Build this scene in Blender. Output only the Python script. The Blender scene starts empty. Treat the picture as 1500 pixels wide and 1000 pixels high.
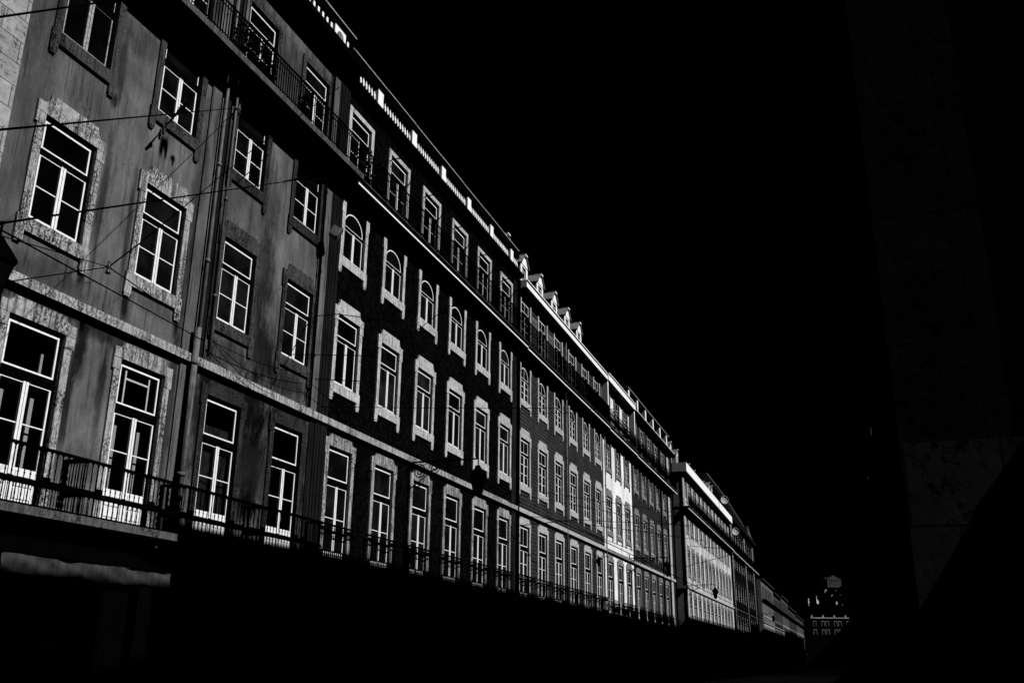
import bpy, math, random
from mathutils import Matrix, Vector
random.seed(7)
sc = bpy.context.scene
COL = sc.collection
D = 14.0                      # distance from the camera's line to the sunlit house fronts
R90 = math.radians(90)

# ------------------------------------------------------------------ materials
def nt_mat(name):
    m = bpy.data.materials.new(name); m.use_nodes = True
    nt = m.node_tree; nt.nodes.clear()
    out = nt.nodes.new('ShaderNodeOutputMaterial'); b = nt.nodes.new('ShaderNodeBsdfPrincipled')
    nt.links.new(b.outputs[0], out.inputs[0])
    return m, nt, b
def val(nt, op, a, b=None, c=None, clamp=False):
    n = nt.nodes.new('ShaderNodeMath'); n.operation = op; n.use_clamp = clamp
    for i, x in enumerate((a, b, c)):
        if x is None: continue
        if isinstance(x, (int, float)): n.inputs[i].default_value = x
        else: nt.links.new(x, n.inputs[i])
    return n.outputs[0]
def coords(nt, scale=(1, 1, 1), rand=True):
    tc = nt.nodes.new('ShaderNodeTexCoord'); src = tc.outputs['Object']
    if rand:
        oi = nt.nodes.new('ShaderNodeObjectInfo')
        vm = nt.nodes.new('ShaderNodeVectorMath'); vm.operation = 'MULTIPLY_ADD'
        nt.links.new(oi.outputs['Random'], vm.inputs[0]); vm.inputs[1].default_value = (37, 53, 71)
        nt.links.new(src, vm.inputs[2]); src = vm.outputs[0]
    mp = nt.nodes.new('ShaderNodeMapping'); nt.links.new(src, mp.inputs[0]); mp.inputs['Scale'].default_value = scale
    return mp.outputs[0]
def noise(nt, vec, scale, detail=4, rough=.6, dist=0):
    n = nt.nodes.new('ShaderNodeTexNoise'); nt.links.new(vec, n.inputs['Vector'])
    n.inputs['Scale'].default_value = scale; n.inputs['Detail'].default_value = detail
    n.inputs['Roughness'].default_value = rough; n.inputs['Distortion'].default_value = dist
    return n.outputs['Fac']
def ramp(nt, x, a, b, va=0., vb=1.):
    n = nt.nodes.new('ShaderNodeMapRange'); n.interpolation_type = 'SMOOTHSTEP'
    nt.links.new(x, n.inputs[0])
    for i, v in zip((1, 2, 3, 4), (a, b, va, vb)): n.inputs[i].default_value = v
    return n.outputs[0]
def grey(nt, v, socket):
    c = nt.nodes.new('ShaderNodeCombineColor')
    for i in range(3): nt.links.new(v, c.inputs[i])
    nt.links.new(c.outputs[0], socket)
def bump(nt, b, h, strength, dist=.02):
    n = nt.nodes.new('ShaderNodeBump'); n.inputs['Strength'].default_value = strength; n.inputs['Distance'].default_value = dist
    nt.links.new(h, n.inputs['Height']); nt.links.new(n.outputs[0], b.inputs['Normal'])

def plain(name, v, rough=.6, var=.15, scale=6, metal=0., spec=.3):
    m, nt, b = nt_mat(name)
    n = noise(nt, coords(nt), scale)
    grey(nt, val(nt, 'MULTIPLY', ramp(nt, n, .25, .75, 1 - var, 1 + var), v), b.inputs['Base Color'])
    b.inputs['Roughness'].default_value = rough; b.inputs['Metallic'].default_value = metal
    b.inputs['Specular IOR Level'].default_value = spec
    return m
def stone(name, v, pit=.5, streak=.4, pitscale=24, lo=.1, bstr=.4):
    """weathered limestone: pits, vertical rain streaks, mottling"""
    m, nt, b = nt_mat(name)
    base = ramp(nt, noise(nt, coords(nt), 5, 5, .65), .25, .75, .72, 1.2)
    pits = ramp(nt, noise(nt, coords(nt, (1, 1, .7)), pitscale, 3, .75), .44 - .1 * (1 - pit), .58 - .1 * (1 - pit), lo, 1)
    big = ramp(nt, noise(nt, coords(nt), 1.6, 3, .6), .38, .62)
    pits = val(nt, 'ADD', val(nt, 'MULTIPLY', pits, val(nt, 'SUBTRACT', 1., val(nt, 'MULTIPLY', big, .75))), val(nt, 'MULTIPLY', big, .75))
    st = ramp(nt, noise(nt, coords(nt, (1, 1, .06)), 13, 4, .75), .46, .6, 1, 1 - streak)
    x = val(nt, 'MULTIPLY', val(nt, 'MULTIPLY', base, pits), val(nt, 'MULTIPLY', st, v))
    grey(nt, x, b.inputs['Base Color']); b.inputs['Roughness'].default_value = .9
    b.inputs['Specular IOR Level'].default_value = 0.
    bump(nt, b, pits, bstr, .015)
    return m
def ashlar(name, v, bw=1.1, bh=.5, joint=.2, bs=.4):
    m, nt, b = nt_mat(name)
    tc = nt.nodes.new('ShaderNodeTexCoord'); sx = nt.nodes.new('ShaderNodeSeparateXYZ'); nt.links.new(tc.outputs['Object'], sx.inputs[0])
    cb = nt.nodes.new('ShaderNodeCombineXYZ')
    nt.links.new(val(nt, 'ADD', sx.outputs[0], sx.outputs[1]), cb.inputs[0]); nt.links.new(sx.outputs[2], cb.inputs[1])
    br = nt.nodes.new('ShaderNodeTexBrick'); nt.links.new(cb.outputs[0], br.inputs[0])
    br.inputs['Scale'].default_value = 1; br.inputs['Brick Width'].default_value = bw; br.inputs['Row Height'].default_value = bh
    br.inputs['Mortar Size'].default_value = .012; br.inputs['Mortar Smooth'].default_value = .3
    br.inputs['Color1'].default_value = (1, 1, 1, 1); br.inputs['Color2'].default_value = (.75, .75, .75, 1)
    br.inputs['Mortar'].default_value = (joint, joint, joint, 1)
    bb = nt.nodes.new('ShaderNodeRGBToBW'); nt.links.new(br.outputs[0], bb.inputs[0])
    pits = ramp(nt, noise(nt, coords(nt, (1, 1, .8), False), 13, 4, .75), .36, .5, .12, 1)
    big = ramp(nt, noise(nt, coords(nt, (1, 1, 1), False), 1.1, 3), .4, .6)
    pits = val(nt, 'ADD', val(nt, 'MULTIPLY', pits, val(nt, 'SUBTRACT', 1., big)), big)
    mot = ramp(nt, noise(nt, coords(nt, rand=False), 6, 5), .2, .8, .7, 1.2)
    grey(nt, val(nt, 'MULTIPLY', val(nt, 'MULTIPLY', bb.outputs[0], pits), val(nt, 'MULTIPLY', mot, v)), b.inputs['Base Color'])
    b.inputs['Roughness'].default_value = .9; b.inputs['Specular IOR Level'].default_value = 0.
    bump(nt, b, val(nt, 'MULTIPLY', pits, bb.outputs[0]), bs, .015)
    return m
def plaster(name, v, blobs=(), mottle=.25, streak=.35):
    """painted render in building coordinates (x along the street, z up); blobs are dark patches: grime, shade painted under the ledge, a darker top floor (x,z,rx,rz,keep)"""
    m, nt, b = nt_mat(name)
    big = ramp(nt, noise(nt, coords(nt, (1, 1, .6), False), .55, 4, .6, .6), .3, .7, 1 - mottle, 1 + mottle)
    fine = ramp(nt, noise(nt, coords(nt, rand=False), 22, 5, .8), .2, .8, .87, 1.13)
    st = ramp(nt, noise(nt, coords(nt, (1, 1, .05), False), 5, 4, .75), .5, .72, 1, 1 - streak)
    mid = ramp(nt, noise(nt, coords(nt, (1, 1, .35), False), 2.6, 6, .72), .3, .7, 1 - mottle * .8, 1 + mottle * .6)
    x = val(nt, 'MULTIPLY', val(nt, 'MULTIPLY', val(nt, 'MULTIPLY', big, mid), fine), val(nt, 'MULTIPLY', st, v))
    drip = ramp(nt, noise(nt, coords(nt, (1, 1, .03), False), 17, 4, .8), .5, .62, 1, .35)
    dm = ramp(nt, noise(nt, coords(nt, (1, 1, .4), False), 1.3, 3, .6), .46, .62)
    x = val(nt, 'MULTIPLY', x, val(nt, 'SUBTRACT', 1., val(nt, 'MULTIPLY', dm, val(nt, 'SUBTRACT', 1., drip))))
    if blobs:
        tc = nt.nodes.new('ShaderNodeTexCoord'); sx = nt.nodes.new('ShaderNodeSeparateXYZ'); nt.links.new(tc.outputs['Object'], sx.inputs[0])
        wob = val(nt, 'MULTIPLY', val(nt, 'SUBTRACT', noise(nt, coords(nt, (1, 1, .4), False), 4.5, 6, .75), .5), 1.9)
        for bx, bz, rx, rz, keep in blobs:
            dx = val(nt, 'DIVIDE', val(nt, 'SUBTRACT', sx.outputs[0], bx), rx)
            dz = val(nt, 'DIVIDE', val(nt, 'SUBTRACT', sx.outputs[2], bz), rz)
            r = val(nt, 'ADD', val(nt, 'SQRT', val(nt, 'ADD', val(nt, 'MULTIPLY', dx, dx), val(nt, 'MULTIPLY', dz, dz))), wob)
            x = val(nt, 'MULTIPLY', x, ramp(nt, r, .35, 1.3, keep, 1.))
    # hairline cracks
    vo = nt.nodes.new('ShaderNodeTexVoronoi'); vo.feature = 'DISTANCE_TO_EDGE'; vo.inputs['Scale'].default_value = .55
    nv = nt.nodes.new('ShaderNodeVectorMath'); nv.operation = 'ADD'
    nz = nt.nodes.new('ShaderNodeTexNoise'); nz.inputs['Scale'].default_value = 1.5; nz.inputs['Detail'].default_value = 6
    c0 = coords(nt, rand=False); nt.links.new(c0, nz.inputs['Vector']); nt.links.new(c0, nv.inputs[0]); nt.links.new(nz.outputs['Color'], nv.inputs[1])
    nt.links.new(nv.outputs[0], vo.inputs['Vector'])
    msk = ramp(nt, noise(nt, coords(nt, rand=False), .8, 2), .5, .56)
    crack = ramp(nt, vo.outputs['Distance'], .0, .006, .45, 1)
    crack = val(nt, 'MAXIMUM', crack, val(nt, 'SUBTRACT', 1., msk))
    grit = ramp(nt, noise(nt, coords(nt, rand=False), 55, 3, .8), .35, .65, 1 - mottle * .9, 1 + mottle * .7)
    grey(nt, val(nt, 'MULTIPLY', val(nt, 'MULTIPLY', x, grit), crack), b.inputs['Base Color'])
    b.inputs['Roughness'].default_value = .92; b.inputs['Specular IOR Level'].default_value = 0.
    bump(nt, b, fine, .15, .01)
    return m
def tiles(name, v, w=.28, h=.14, joint=1.8, var=.5, rough=.55):
    m, nt, b = nt_mat(name)
    tc = nt.nodes.new('ShaderNodeTexCoord'); sx = nt.nodes.new('ShaderNodeSeparateXYZ'); nt.links.new(tc.outputs['Object'], sx.inputs[0])
    cb = nt.nodes.new('ShaderNodeCombineXYZ'); nt.links.new(val(nt, 'ADD', sx.outputs[0], sx.outputs[1]), cb.inputs[0]); nt.links.new(sx.outputs[2], cb.inputs[1])
    br = nt.nodes.new('ShaderNodeTexBrick'); nt.links.new(cb.outputs[0], br.inputs[0])
    br.inputs['Scale'].default_value = 1; br.inputs['Brick Width'].default_value = w; br.inputs['Row Height'].default_value = h
    br.inputs['Mortar Size'].default_value = .018; br.inputs['Mortar Smooth'].default_value = .2
    br.inputs['Color1'].default_value = (1, 1, 1, 1); br.inputs['Color2'].default_value = (1 - var,) * 3 + (1,)
    br.inputs['Mortar'].default_value = (joint, joint, joint, 1)
    bb = nt.nodes.new('ShaderNodeRGBToBW'); nt.links.new(br.outputs[0], bb.inputs[0])
    mot = ramp(nt, noise(nt, coords(nt, rand=False), .6, 5), .3, .7, .75, 1.25)
    fine = ramp(nt, noise(nt, coords(nt, rand=False), 30, 3), .3, .7, .7, 1.3)
    grey(nt, val(nt, 'MULTIPLY', val(nt, 'MULTIPLY', bb.outputs[0], fine), val(nt, 'MULTIPLY', mot, v)), b.inputs['Base Color'])
    b.inputs['Roughness'].default_value = rough; b.inputs['Specular IOR Level'].default_value = 0.
    return m
def glass(name, base, tint=0.):
    m, nt, b = nt_mat(name)
    n = noise(nt, coords(nt), 1.2, 2)
    oi = nt.nodes.new('ShaderNodeObjectInfo'); k = ramp(nt, oi.outputs['Random'], 0., 1., .2, 2.2)
    grey(nt, val(nt, 'MULTIPLY', ramp(nt, n, .35, .75, base, base + tint), k), b.inputs['Base Color'])  # reflections painted as grey patches, strength random per pane
    b.inputs['Roughness'].default_value = .06; b.inputs['Specular IOR Level'].default_value = .35
    w = noise(nt, coords(nt), 1.5, 1); bump(nt, b, w, .03, .02)
    return m
def clear_glass():
    m, nt, b = nt_mat('window_glass_clear')
    tr = nt.nodes.new('ShaderNodeBsdfTransparent'); tr.inputs[0].default_value = (.8, .8, .8, 1)
    gl = nt.nodes.new('ShaderNodeBsdfGlossy'); gl.inputs['Roughness'].default_value = .03
    mx = nt.nodes.new('ShaderNodeMixShader'); out = [n for n in nt.nodes if n.type == 'OUTPUT_MATERIAL'][0]
    mx.inputs[0].default_value = .06; nt.links.new(tr.outputs[0], mx.inputs[1]); nt.links.new(gl.outputs[0], mx.inputs[2])
    nt.links.new(mx.outputs[0], out.inputs[0]); nt.nodes.remove(b)
    return m

M = {}
M['sash'] = plain('white_sash_paint', .82, .45, .1, 9)
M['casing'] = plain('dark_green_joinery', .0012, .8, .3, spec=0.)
M['sashd'] = plain('patchy_grey_sash_paint', .28, .7, .6, 14)  # patchy mid-grey for a single upper window
M['glass'] = glass('window_glass_dark', .0012, .004)
M['glassg'] = glass('window_glass_painted_reflection', .002, .012)
M['clear'] = clear_glass()
M['iron'] = plain('black_ironwork', .0008, .8, .3, spec=0.)
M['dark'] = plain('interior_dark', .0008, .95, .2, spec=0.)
M['curtain'] = stone('curtain_cloth', .03, 0, .75, 4, .6, .1)
M['shutter'] = plain('inside_shutter_paint', .42, .6, .1)
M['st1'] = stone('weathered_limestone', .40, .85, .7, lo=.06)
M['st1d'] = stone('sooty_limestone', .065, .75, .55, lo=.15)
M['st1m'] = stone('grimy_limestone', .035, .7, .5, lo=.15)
M['st2'] = stone('clean_limestone', .52, .45, .4, 22, .3, .25)
M['st3'] = stone('pale_limestone', .42, .1, .2, 20, .5, .15)
M['st4'] = stone('grey_limestone', .2, .2, .3, 20, .5, .15)
M['ledge'] = stone('ledge_limestone', .42, .7, .6, lo=.1)
M['white'] = plain('white_cornice_paint', .86, .7, .08, 3)
M['dim'] = plain('near_black_cornice_paint', .0012, .9, .4, spec=0.)  # near-black for cornices, parapet rails and far string courses
M['slab'] = stone('balcony_slab_stone', .10, .6, .4, lo=.2)
M['slabd'] = stone('dark_slab_stone', .012, .5, .4, lo=.3)
M['w0'] = ashlar('pitted_ashlar', .36, .95, .47, .22)
B1BLOBS = [(20.7, 6.0, 2.6, 1.7, .38), (20.8, 9.6, 2.2, 1.6, .7), (18.5, 17.8, 8.0, 1.6, .33), (13.3, 8.55, 1.3, .35, .55), (14.85, 5.2, .5, .5, .5), (12.1, 11.0, .7, 3.2, .62), (12.3, 14.2, .5, 1.2, .75), (14.25, 13.83, .16, .95, .45), (14.8, 14.9, .8, .55, .55), (14.19, 12.98, .16, .22, .2), (14.29, 10.69, .13, 1.7, .3), (14.06, 8.85, .13, .5, .1),  # the widest patch darkens the whole top floor
           (15.15, 10.5, .10, 1.5, .35), (15.36, 8.75, .14, .5, .12), (16.26, 9.0, .7, .3, .55), (17.2, 11.6, .2, 3.6, .38), (17.05, 8.9, .12, .4, .2),
           (20.35, 11.3, .50, 1.5, .26), (20.35, 13.0, .55, 1.1, .5), (20.6, 9.2, .9, 1.0, .22), (18.35, 10.5, .35, 2.6, .2), (18.25, 14., .3, 1.2, .3),
           (19.15, 8.75, .9, .5, .42), (22.0, 8.75, 1.0, .5, .28), (23.0, 9.8, .3, 1.8, .2), (14.35, 7.5, .18, .9, .1), (14.2, 6.2, .12, 1.6, .2), (13.3, 7.95, 1.6, .22, .15), (15.0, 7.86, .9, .22, .3),  # flat wide patches just below the ledge paint in its shade
           (15.05, 6.8, .14, 1.3, .3), (17.15, 6.6, .22, 2.2, .3), (20.4, 7.6, .8, 1.1, .1), (20.5, 6.4, .7, 1.4, .30), (20.5, 5.2, .6, .5, .12), (18.35, 7.0, .5, 2., .18), (19.2, 7.8, 1.2, .35, .08), (22.1, 7.8, 1.2, .4, .08), (22.95, 6.2, .35, 2., .14),
           (15.87, 12.86, .15, .22, .0), (15.80, 12.7, .07, .35, .0), (15.97, 12.75, .05, .28, .0), (16.22, 12.65, .09, .10, .0), (16.24, 12.55, .05, .14, .1), (19.95, 13.1, .09, .08, .0), (19.97, 13.0, .05, .12, .1)]
M['w1'] = plaster('old_grey_render', .115, B1BLOBS, .38, .5)
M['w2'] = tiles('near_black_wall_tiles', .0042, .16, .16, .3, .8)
M['w3'] = tiles('grey_glazed_wall_tiles', .022, .36, .18, 2.4, .45)
M['w4'] = plaster('bright_white_render', .80, (), .16, .3)
M['w5'] = tiles('dark_grey_wall_tiles', .02, .4, .2, 2.2, .5)
M['w6'] = plaster('pale_worn_render', .5, (), .4, .6)
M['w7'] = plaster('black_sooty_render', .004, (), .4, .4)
M['w8'] = plaster('mid_grey_render', .035, (), .4, .5)
M['w8b'] = plaster('pale_grey_far_render', .12, (), .5, .7)
M['w9'] = plaster('dull_grey_render', .012, (), .4, .5)
M['side'] = ashlar('side_street_ashlar', .5, 1.2, .6, .3)
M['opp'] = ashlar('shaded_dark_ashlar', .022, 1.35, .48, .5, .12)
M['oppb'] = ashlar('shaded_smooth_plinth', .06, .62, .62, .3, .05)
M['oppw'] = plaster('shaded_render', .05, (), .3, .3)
M['roof'] = tiles('dark_roof_tiles', .008, .25, .35, .3, .5, .8)
M['pil'] = plaster('pilaster_render', .115, [(17.3, 12.8, .3, 1.2, .5)], .3, .65)
M['strip'] = plaster('dark_pilaster_render', .011, (), .3, .5)
M['pipe'] = plain('grey_pipe_paint', .07, .6, .5, 3)
M['pipel'] = stone('scuffed_downpipe', .13, .1, .55, 6, .4, .1)
M['ground'] = plaster('ground_floor_shade_colour', .0015, (), .3, .4)  # street-level shade put into a near-black colour
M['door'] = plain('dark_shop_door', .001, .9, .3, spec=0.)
M['dishm'] = plain('satellite_dish_paint', .5, .6, .15, 4)
M['awn'] = stone('awning_cloth', .05, 0, .3, 5, .7, .3)
M['road'] = plain('asphalt', .05, .95, .3, 12)
M['pave'] = ashlar('limestone_paving', .2, .4, .4, .4)
M['hillm'] = plain('scrubby_hill', .0006, .95, .6, .08, spec=0.)
M['farw'] = plain('far_house_wall', .5, .9, .3, .4)
M['farw2'] = plain('far_house_dim_wall', .05, .9, .3, .4)
M['farw3'] = plain('far_house_grey_wall', .22, .9, .3, .4)
M['fard'] = plain('far_dark_wall', .003, .9, .3, .4, spec=0.)
M['insul'] = plain('brown_insulator', .03, .4, .3)
M['lglass'] = plain('lantern_glass_panel', .002, .2, .3, spec=.3)

# ------------------------------------------------------------------ mesh builder (x along front, -y outwards, z up)
class MB:
    def __init__(s): s.v = []; s.f = []
    def box(s, x0, x1, o0, o1, z0, z1):
        """o = how far it stands out from the wall plane"""
        a = len(s.v)
        for o in (o0, o1):
            for z in (z0, z1):
                for x in (x0, x1): s.v.append((x, -o, z))
        for q in ((0, 1, 3, 2), (4, 6, 7, 5), (0, 4, 5, 1), (2, 3, 7, 6), (0, 2, 6, 4), (1, 5, 7, 3)):
            s.f.append(tuple(a + i for i in q))
        return s
    def prism(s, poly, o0, o1):
        a = len(s.v); n = len(poly)
        for o in (o0, o1):
            for x, z in poly: s.v.append((x, -o, z))
        s.f.append(tuple(a + i for i in range(n))[::-1]); s.f.append(tuple(a + n + i for i in range(n)))
        for i in range(n):
            j = (i + 1) % n; s.f.append((a + i, a + j, a + n + j, a + n + i))
        return s
    def strip(s, A, B, o0, o1):
        """ring band between two equal polylines, closed solid"""
        a = len(s.v); n = len(A)
        for o in (o0, o1):
            for P in (A, B):
                for x, z in P: s.v.append((x, -o, z))
        for i in range(n - 1):
            b0, b1, c0, c1 = a + i, a + n + i, a + 2 * n + i, a + 3 * n + i
            s.f += [(b0, b0 + 1, b1 + 1, b1), (c0, c1, c1 + 1, c0 + 1), (b0, c0, c0 + 1, b0 + 1), (b1, b1 + 1, c1 + 1, c1)]
        for i in (0, n - 1):
            s.f.append((a + i, a + n + i, a + 3 * n + i, a + 2 * n + i))
        return s
    def tube(s, pts, r, n=6, closed=False):
        pts = [Vector(p) for p in pts]; rings = []
        rr = r if isinstance(r, (list, tuple)) else [r] * len(pts)
        for i, p in enumerate(pts):
            if closed: t = pts[(i + 1) % len(pts)] - pts[i - 1]
            else: t = pts[min(i + 1, len(pts) - 1)] - pts[max(i - 1, 0)]
            t.normalize(); u = Vector((0, 0, 1)) if abs(t.z) < .9 else Vector((1, 0, 0))
            a = t.cross(u).normalized(); b = t.cross(a).normalized(); base = len(s.v)
            for k in range(n):
                q = p + (a * math.cos(2 * math.pi * k / n) + b * math.sin(2 * math.pi * k / n)) * rr[i]
                s.v.append(tuple(q))
            rings.append(base)
        m = len(rings)
        for i in range(m if closed else m - 1):
            p, q = rings[i], rings[(i + 1) % m]
            for k in range(n): s.f.append((p + k, p + (k + 1) % n, q + (k + 1) % n, q + k))
        if not closed:
            s.f.append(tuple(rings[0] + k for k in range(n))[::-1]); s.f.append(tuple(rings[-1] + k for k in range(n)))
        return s
    def ring(s, x, o, z, r, t, n=8):
        return s.tube([(x + r * math.cos(2 * math.pi * k / n), -o, z + r * math.sin(2 * math.pi * k / n)) for k in range(n)], t, 4, True)
    def mesh(s, name, m, smooth=False):
        me = bpy.data.meshes.new(name); me.from_pydata(s.v, [], s.f)
        if m is not None: me.materials.append(m)
        if smooth: me.polygons.foreach_set('use_smooth', [True] * len(me.polygons))
        me.update(); return me

def obj(name, me, parent=None, loc=(0, 0, 0)):
    o = bpy.data.objects.new(name, me); COL.objects.link(o); o.location = loc
    if parent: o.parent = parent
    return o
def tag(o, label, cat, group=None):
    o['label'] = label; o['category'] = cat
    if group: o['group'] = group
    return o
def empty(name, loc, rz, label, cat, group=None):
    o = bpy.data.objects.new(name, None); COL.objects.link(o); o.location = loc; o.rotation_euler = (0, 0, rz)
    o.empty_display_size = .5
    return tag(o, label, cat, group)
def struct(name, me, loc=(0, 0, 0)):
    o = obj(name, me, None, loc); o['kind'] = 'structure'; return o

# ------------------------------------------------------------------ windows
HW = .62      # half width of the white sashes
OP = .70      # half width of the stone opening
cache = {}
def cached(key, fn):
    if key not in cache: cache[key] = fn()
    return cache[key]

def arc(cx, cz, rx, rz, a0, a1, n=9):
    return [(cx + rx * math.cos(math.radians(a0 + (a1 - a0) * i / (n - 1))), cz + rz * math.sin(math.radians(a0 + (a1 - a0) * i / (n - 1)))) for i in range(n)]

def sash_mesh(kind, grid, kt=None):
    b = MB(); t = .038 if grid != 2 else .026; o0, o1 = -.06, -.028
    def rect(x0, x1, z0, z1, l=t, r=t, bo=t, to=t, a=o0, c=o1):
        b.box(x0, x0 + l, a, c, z0, z1); b.box(x1 - r, x1, a, c, z0, z1)
        b.box(x0 + l, x1 - r, a, c, z0, z0 + bo); b.box(x0 + l, x1 - r, a, c, z1 - to, z1)
    if kind == 'door1': zb, zt, zc = 4.17, 7.43, (6.40, 6.58); kick = 4.82
    if kind == 'win2': zb, zt, zc = 9.47, 11.55, (10.83, 10.94); kick = None
    if kind == 'win3': zb, zt, zc = 13.56, 15.62, (14.78, 14.95); kick = None
    if kind == 'arch3': zb, zt, zc = 13.56, 15.22, (14.55, 14.63); kick = None
    if kind == 'door4': zb, zt, zc = 16.2, 18.6, (17.95, 18.08); kick = 16.75
    if kind == 'door1' and kt: kick = kt
    # casements
    ct = zc[0]; bt = .05 if kick is None else t
    rect(-HW, -.035, zb, ct, t, .03, bt, t); rect(.035, HW, zb, ct, .03, t, bt, t)
    b.box(-.065, -.008, o1 - .01, o1 + .015, zb + .01, ct - .005); b.box(.008, .065, o1 - .01, o1 + .015, zb + .01, ct - .005)
    b.box(-.006, .006, o1 - .02, o1 + .002, zb + .01, ct - .005)
    base = kick or zb
    ms = [base + (ct - base) * .5] if not grid else [base + (ct - base) * .36, base + (ct - base) * .68]
    for mz in (ms if grid not in (2, 3) else []):
        b.box(-HW + t, -.066, o0 + .008, o1 - .004, mz - .011, mz + .011); b.box(.066, HW - t, o0 + .008, o1 - .004, mz - .011, mz + .011)
    if kick:
        for sx in (-1, 1):
            x0, x1 = sorted((sx * .066, sx * (HW - t)))
            b.box(x0, x1, o0 + .004, o1 - .006, zb + bt, kick)
            b.box(x0 + .05, x1 - .05, o1 - .008, o1 + .006, zb + bt + .06, zb + (kick - zb) * .42)
            b.box(x0 + .05, x1 - .05, o1 - .008, o1 + .006, zb + (kick - zb) * .5, kick - .05)
    # top light
    if kind == 'arch3':
        A = arc(0, 14.72, HW, .50, 180, 0, 13); B2 = arc(0, 14.72, HW - t, .50 - t, 180, 0, 13)
        b.strip(A, B2, o0, o1); b.box(-HW, -HW + t, o0, o1, zc[1], 14.72); b.box(HW - t, HW, o0, o1, zc[1], 14.72)
        b.box(-HW + t, HW - t, o0, o1, zc[1], zc[1] + t)
        if grid == 1: b.box(-.012, .012, o0 + .006, o1 - .004, zc[1] + t, 15.18)
    else:
        rect(-HW, HW, zc[1], zt, t * (.6 if kind == 'win3' else 1), t * (.6 if kind == 'win3' else 1), t * (.4 if kind == 'win3' else 1.2), t)
        if grid == 1: b.box(-.012, .012, o0 + .006, o1 - .004, zc[1] + .04, zt - .03)
    if kind == 'win2': b.box(-HW - .03, HW + .03, -.02, .03, zb - .085, zb - .05)
    return b.mesh('sash_' + kind, M['sash'] if grid != 2 else M['sashd'])

ZR = {'door1': (4.12, 7.52), 'win2': (9.44, 11.64), 'win3': (13.53, 15.7), 'arch3': (13.53, 15.32), 'door4': (16.17, 18.7)}
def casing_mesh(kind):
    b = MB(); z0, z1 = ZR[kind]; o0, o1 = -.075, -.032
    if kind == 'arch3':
        A = arc(0, 14.72, OP, .60, 180, 0, 15); b.strip(A, [(x, 15.6) for x, z in A], -.03, .045)  # near-black fill above the arch, between the jambs
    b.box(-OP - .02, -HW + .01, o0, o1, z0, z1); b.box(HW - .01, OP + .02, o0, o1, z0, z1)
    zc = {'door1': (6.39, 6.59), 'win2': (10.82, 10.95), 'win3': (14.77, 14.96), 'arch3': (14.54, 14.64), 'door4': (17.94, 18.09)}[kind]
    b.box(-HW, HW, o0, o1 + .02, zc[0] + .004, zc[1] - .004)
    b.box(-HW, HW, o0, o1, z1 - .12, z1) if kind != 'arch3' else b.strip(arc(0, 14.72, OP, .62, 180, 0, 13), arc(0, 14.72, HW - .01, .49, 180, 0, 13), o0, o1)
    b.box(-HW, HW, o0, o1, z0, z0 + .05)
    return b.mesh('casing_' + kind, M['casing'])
def pane_mesh(kind, mat):
    if mat is M['clear']:
        b = MB(); z0, z1 = ZR[kind]; b.v += [(-HW, .05, z0 + .03), (HW, .05, z0 + .03), (HW, .05, z1 - .02), (-HW, .05, z1 - .02)]; b.f += [(0, 1, 2, 3)]
        return b.mesh('pane_' + kind, mat)
    z0, z1 = ZR[kind]; b = MB(); b.box(-HW - .02, HW + .02, -.052, -.048, z0 + .03, z1 - .02)
    return b.mesh('pane_' + kind, mat)

def surround_mesh(kind, mat, plainhead=False):
    b = MB(); z0, z1 = ZR[kind]; o0, o1 = -.03, .05
    if kind in ('door1', 'win2'):
        J = .885
        b.box(-J, -OP, o0, o1, z0 - .01, z1 - .262); b.box(OP, J, o0, o1, z0 - .01, z1 - .262)
        b.box(-.935, -OP, o0, o1 + .006, z1 - .25, z1 - .01); b.box(OP, .935, o0, o1 + .006, z1 - .25, z1 - .01)
        # shaped head with raised middle and hollow shoulders
        h = z1 + .22; top = z1 + .46 if kind == 'win2' else z1 + .36
        sh = (top - h)
        left = [(-.935, h), (-.80, h)] + arc(-.80 + .0, top, .16, sh, 270, 360, 5)[1:]
        right = [(-x, z) for x, z in reversed(left)]
        b.prism([(-.935, z1), (.935, z1)] + right[::-1][:0] + [(.935, h)] + [p for p in right if p != (.935, h)] [:0] + [(.80, h)] + [(-x, z) for x, z in left[2:]] + [(x, z) for x, z in reversed(left[2:])] + [(-.80, h), (-.935, h)], o0, o1 + .006)
    elif kind == 'arch3':
        b.box(-.885, -OP, o0, o1, z0 - .01, 15.0); b.box(OP, .885, o0, o1, z0 - .01, 15.0)
        b.box(-.925, -OP, o0, o1 + .006, 15.0, 15.6); b.box(OP, .925, o0, o1 + .006, 15.0, 15.6)
        A = arc(0, 14.72, OP, .60, 180, 0, 15)
    else:
        b.box(-.885, -OP, o0, o1, z0 - .01, z1); b.box(OP, .885, o0, o1, z0 - .01, z1)
        b.box(-.885, .885, o0, o1 + .004, z1, z1 + (.2 if kind == 'win3' else .17))
    if kind in ('win2', 'win3', 'arch3'):      # sill with two hanging ears
        ext = {'win2': .935, 'win3': .92, 'arch3': .925}[kind]
        b.box(-ext, ext, o0, o1 + .012, z0 - .30, z0 - .011)
        for s in (-1, 1):
            x0, x1 = sorted((s * ext, s * .73))
            x0b, x1b = sorted((s * (ext - .02), s * .75))
            b.box(x0, x1, o0, o1 + .008, z0 - .50, z0 - .30)
            b.box(x0b, x1b, o0, o1, z0 - .56, z0 - .50)
    return b.mesh('surround_' + kind, mat)

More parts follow.
